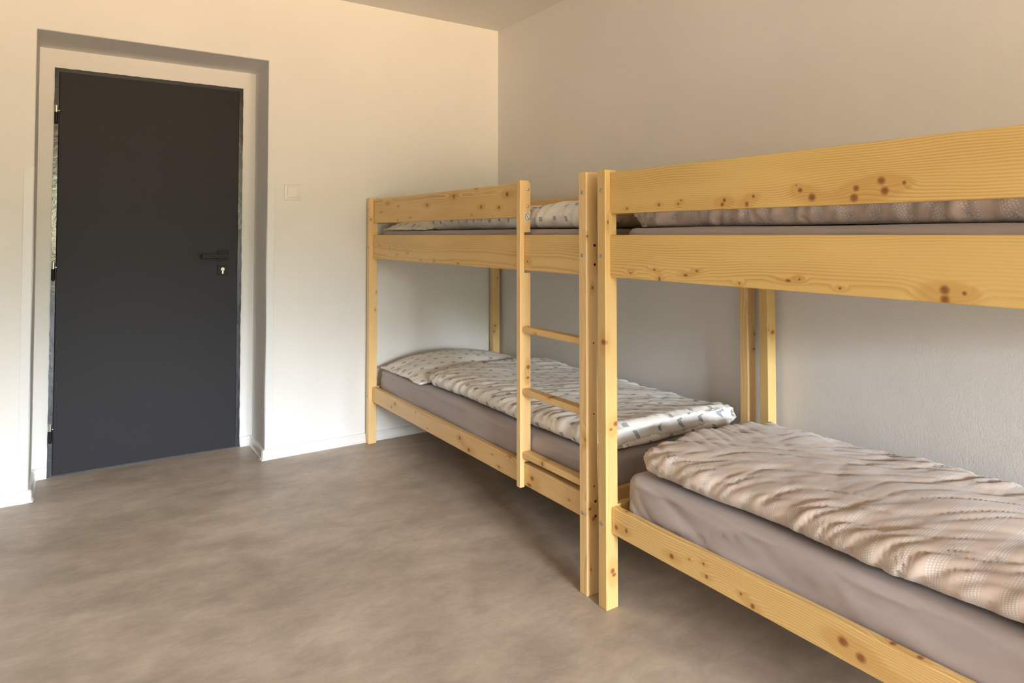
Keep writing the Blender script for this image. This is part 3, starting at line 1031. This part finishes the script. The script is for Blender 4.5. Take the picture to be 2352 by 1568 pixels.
# ================================================================== BEDDING
def sheet_wr(seed, amp=1.0):
    def f(LX, LY, W, L, TX, TY):
        sd = np.clip(np.abs(TX) * 2, 0, 1)
        en = np.clip(np.abs(TY) * 2, 0, 1)
        h = np.where(TX < 0, -LX, LX - W)          # distance down the side
        e = np.minimum(LY, L - LY)
        d = .0018 * perlin(LX * 4, LY * 3, seed)
        sg = np.where(LY > L / 2, 1, -1)
        # tension folds fan out from the corners and run almost level along the side
        w_ = .25 * perlin(LY * 2.2, h * 5, seed + 1)
        s1 = (h + .17 * (L - LY if True else 0)) * 16 + w_
        f1 = fold(s1, LY * .8, seed + 2, .20)
        s2 = (h * 1.0 - .5 * e) * 21 + 2 * w_
        f2 = fold(s2, LY * 1.6, seed + 3, .22)
        near = np.exp(-e / .40)
        d = d + sd * (.0065 * f1 * sstep(-.01, .06, h) + .0065 * near * f2)
        d = d + sd * .004 * perlin(h * 30 + LY * 3, LY * 2, seed + 4)
        s3 = LX * 12 + .4 * perlin(LX * 5, LY * 3, seed + 8)
        d = d + en * .007 * fold(s3, LY * 2, seed + 6, .2)
        return d * amp
    return f


def mattress(label, group, x0, x1, y0, y1, zb, zt, seed, dome=.0, amp=1.0):
    def puff(LX, LY, W, L):
        ax = np.clip(LX / W, 0, 1); ay = np.clip(LY / L, 0, 1)
        return 1 + dome * (4 * ax * (1 - ax)) ** .5 * np.clip(8 * ay * (1 - ay), 0, 1)
    o = soft_slab('mattress', x0, x1, y0, y1, zb, zt - zb, M_SHEET, r=.028, rc=.055, cell=.014, side=True,
                  wr=sheet_wr(seed, amp), puff=puff)
    tag(o, label, 'mattress', group)
    return o


GM = 'mattresses in taupe fitted sheets'
mx0, mx1 = X1 + WPX + .004, XB1 - .004
my0, my1 = Y1N + WPY - .004, Y1F - .004
ZL, ZU = .4180, 1.1960
mattress('taupe sheeted mattress on the lower bunk by the door wall', GM, mx0, mx1, my0, my1, BZ['l0'] + .056, ZL, 11, .012)
mattress('taupe sheeted mattress on the upper bunk by the door wall', GM, mx0, mx1, my0, my1, BZ['u0'] + .021, ZU, 12, .02)
nx0, nx1 = X2 + WPX + .006, XB2 - .005
ny0, ny1 = Y2N + WPY + .008, Y2F - .010
mattress('taupe sheeted mattress on the lower bunk nearest the camera', GM, nx0, nx1, ny0, ny1, BZ['l0'] + .056, ZL, 13, .010, 1.6)
mattress('taupe sheeted mattress on the upper bunk nearest the camera', GM, nx0, nx1, ny0, ny1, BZ['u0'] + .021, ZU, 14, .02)


def duvet_wr(seed, pleat=.010, top=.006, spacing=.055, slant=1.2, soft=1.0, fine=0.0):
    def f(LX, LY, W, L, TX, TY):
        fr = LX            # distance from the front rim along the cloth
        bk = W - LX
        d = np.zeros_like(LX)
        w1 = .45 * perlin(LX * 5, LY * 3, seed + 1)
        w2 = .9 * perlin(LX * 2, LY * 1.6, seed + 9)
        for dist, sg, k in ((fr, 1, 0), (bk, -1, 7)):
            dd = np.maximum(dist + .02, 0)
            env = np.exp(-(dd / .15) ** 1.5)
            env2 = np.exp(-(dd / .30) ** 1.4)
            gate = sstep(-.25, .35, perlin(LY * 5.5, dist * 1.2 + k, seed + 17))
            u = (LY + sg * slant * .30 * dist) / spacing
            u2 = (LY + sg * slant * .62 * dist) / (spacing * 2.0)
            d += env * pleat * (.35 + .65 * gate) * fold(u + w1, dist * 2.4 + k, seed + 2 + k, .17)
            d += env * pleat * .55 * perlin(u * .8 + w1, dist * 3, seed + 3 + k)
            d += env2 * pleat * .75 * fold(u2 + .6 * w1 + .4 * w2, dist * 1.3, seed + 4 + k, .13) * (1.1 - .7 * gate)
        en = np.minimum(LY, L - LY)
        ue = (LX + .4 * en) / spacing
        d += np.exp(-np.maximum(en, 0) / .12) * pleat * .8 * fold(ue + w1, en * 2.5, seed + 21, .17)
        # long creases over the top, oblique to the bed
        a = LY * 2.6 + LX * 5.2 + .9 * perlin(LX * 2.2, LY * 2.0, seed + 10)
        b = LX * 3.0 - LY * 1.2
        g1 = sstep(-.2, .4, perlin(LX * 2.5, LY * 2.5, seed + 18))
        d += top * .8 * fold(a, b * .5, seed + 11, .085) * g1
        a2 = LY * 6.5 + LX * 5.2 + .8 * perlin(LX * 3, LY * 3, seed + 12)
        d += top * .75 * fold(a2, LX * 2 + LY, seed + 13, .10) * (1 - g1)
        a3 = LY * 11 + LX * 3 + .8 * perlin(LX * 4, LY * 4, seed + 22)
        d += top * .35 * fold(a3, LX * 2.5, seed + 19, .16) * sstep(-.3, .3, perlin(LX * 3, LY * 3, seed + 23))
        d += top * 1.3 * perlin(LX * 3.4, LY * 2.6, seed + 14) * soft
        if fine:
            d += fine * fold(LY * 19 + LX * 9 + w2, LX * 5 - LY * 4, seed + 15, .2) * sstep(0, .4, perlin(LX * 4, LY * 4, seed + 24))
        return d
    return f


def duvet_edge(seed, amp=.012, lean=0.0):
    def f(X, Y, Z, LX, LY, W, L, TX, TY):
        ox = np.clip(np.abs(TX) * 1.6, 0, 1) * amp * perlin(LY * 4.5, LX * 0 + 3.3, seed)
        X = X + ox
        Y = Y + np.clip(np.abs(TY) * 1.6, 0, 1) * amp * perlin(LX * 4.5, LY * 0 + 7.7, seed + 1)
        return X, Y, Z
    return f


GD1, GD2 = 'duvets in slate patterned covers', 'duvets in beige dotted covers'
# lower bunk, door side
def puff1(LX, LY, W, L):
    a = np.clip(LX / W, 0, 1); b = np.clip(LY / L, 0, 1)
    return .86 + .22 * (4 * a * (1 - a)) + .10 * perlin(LX * 3, LY * 2.2, 31) + .25 * np.exp(-b / .12)
def foot_edge(X, Y, Z, LX, LY, W, L, TX, TY):
    # the doubled cover shows two layers at the foot: a crease with the upper layer overhanging
    X, Y, Z = duvet_edge(5, .012)(X, Y, Z, LX, LY, W, L, TX, TY)
    c = .50 + .07 * perlin(LX * 5, LX * 0 + 2.2, 77)
    q = np.clip(-TY, 0, 1) * (1 - sstep(.3, .8, np.abs(TX)))
    Y = Y + .026 * np.exp(-((q - c) / .07) ** 2) * (q > 0) - .008 * sstep(.1, .35, q) * (1 - sstep(c - .1, c, q))
    return X, Y, Z


d1 = soft_slab('duvet', mx0 + .022, mx1 - .012, 1.738, 3.062, ZL + .009, .077, M_PRINT, r=.034, rc=.05, cell=.0105,
               wr=duvet_wr(51, .0120, .0075, .052, 1.1, 1.0, .0026), edge=foot_edge, puff=puff1)
tag(d1, 'off-white slate-patterned duvet spread on the lower bunk by the door wall', 'duvet', GD1)
l1 = soft_slab('folded_layer', mx0 + .085, mx1 - .02, 1.752, 2.05, ZL + .006, .034, M_PRINT, d1, r=.016, rc=.04, cell=.012,
               wr=duvet_wr(57, .004, .003, .09), edge=duvet_edge(9, .012))
bm = bmesh.new()
box_bm(bm, (0, 0, 0), (.034, .001, .011), 0)
for f in bm.faces: f.material_index = 0
for i in range(4):
    f = bm.faces.new([bm.verts.new((x, -.0007, z)) for x, z in ((-.004 + i * .0045, -.0025), (-.001 + i * .0045, -.0025), (-.001 + i * .0045, .0015), (-.004 + i * .0045, .0015))])
    f.material_index = 1
me = bpy.data.meshes.new('care_label'); bm.to_mesh(me); bm.free()
cl_ = link('care_label', me, [M_LABEL, M_INK], d1, (1.612, 1.7235, ZL + .036))
cl_.rotation_euler = (R_(-25), R_(-12), R_(0))

# upper bunk, door side
def puffu(LX, LY, W, L):
    a = np.clip(LX / W, 0, 1)
    return .92 + .20 * (4 * a * (1 - a)) + .10 * perlin(LX * 3, LY * 3, 33)
d2 = soft_slab('duvet', mx0 + .016, mx1 - .02, 1.762, 3.05, ZU + .004, .100, M_PRINT, r=.050, rc=.06, cell=.0105,
               wr=duvet_wr(61, .0165, .008, .055, 1.5, 1.0, .002), edge=duvet_edge(15, .014), puff=puffu, fade=(.82, 1.0), tuck=.35)
tag(d2, 'puffy off-white slate-patterned duvet on the upper bunk by the door wall', 'duvet', GD1)

# lower bunk, near camera
def puff3(LX, LY, W, L):
    a = np.clip(LX / W, 0, 1); b = np.clip((L - LY) / L, 0, 1)
    return .85 + .22 * (4 * a * (1 - a)) + .12 * perlin(LX * 2.6, LY * 2.0, 37) + .10 * np.exp(-b / .1)
d3 = soft_slab('duvet', nx0 + .012, nx1 - .07, -.20, 1.560, ZL + .012, .085, M_DOT, r=.040, rc=.055, cell=.0085,
               wr=duvet_wr(71, .0130, .0085, .052, 1.5, 1.0, .0022), edge=duvet_edge(25, .014), puff=puff3)
tag(d3, 'rumpled beige duvet with white dotted bands on the lower bunk nearest the camera', 'duvet', GD2)
# upper bunk, near camera
d4 = soft_slab('duvet', nx0 + .006, nx1 - .02, -.15, 1.594, ZU + .004, .125, M_DOT, r=.045, rc=.035, cell=.0085,
               wr=duvet_wr(81, .0190, .007, .050, 1.8, 1.0, .002), edge=duvet_edge(35, .012), puff=puffu, fade=(.82, 1.0), tuck=.35)
tag(d4, 'puffy beige duvet with dotted bands on the upper bunk nearest the camera', 'duvet', GD2)


# pillows (door side)
def pillow(name_seed, x0, x1, y0, y1, z, H, label, hl=0.25):
    def pf(LX, LY, W, L):
        a = np.clip(LX / W, 0, 1); b = np.clip(LY / L, 0, 1)
        return np.clip((4 * a * (1 - a)) ** .62, hl * .5, 1) * np.clip((4 * b * (1 - b)) ** .5, .3, 1) + .06 * perlin(LX * 4, LY * 4, name_seed)
    def wr(LX, LY, W, L, TX, TY):
        e = np.minimum(np.minimum(LX, W - LX), np.minimum(LY, L - LY))
        d = .006 * fold(LY * 5 + LX * 4 + .5 * perlin(LX * 3, LY * 3, name_seed), LX * 3, name_seed + 1, .16)
        d += np.exp(-np.maximum(e, 0) / .09) * .006 * fold((LX + LY) * 9, (LX - LY) * 3, name_seed + 2, .2)
        return d + .006 * perlin(LX * 4, LY * 4, name_seed + 3)
    o = soft_slab('pillow', x0, x1, y0, y1, z, H, M_PRINT, r=.014, rc=.03, cell=.011, puff=pf, wr=wr, edge=duvet_edge(name_seed, .012))
    tag(o, label, 'pillow', 'pillows in slate patterned covers')
    return o


pillow(41, mx0 - .002, mx1 - .01, 3.062, 3.600, ZL + .007, .100, 'flat slate-patterned pillow at the head of the lower bunk')
pillow(43, mx0 + .008, mx1 - .02, 3.055, 3.600, ZU + .004, .110, 'slate-patterned pillow at the head of the upper bunk behind the guard board')
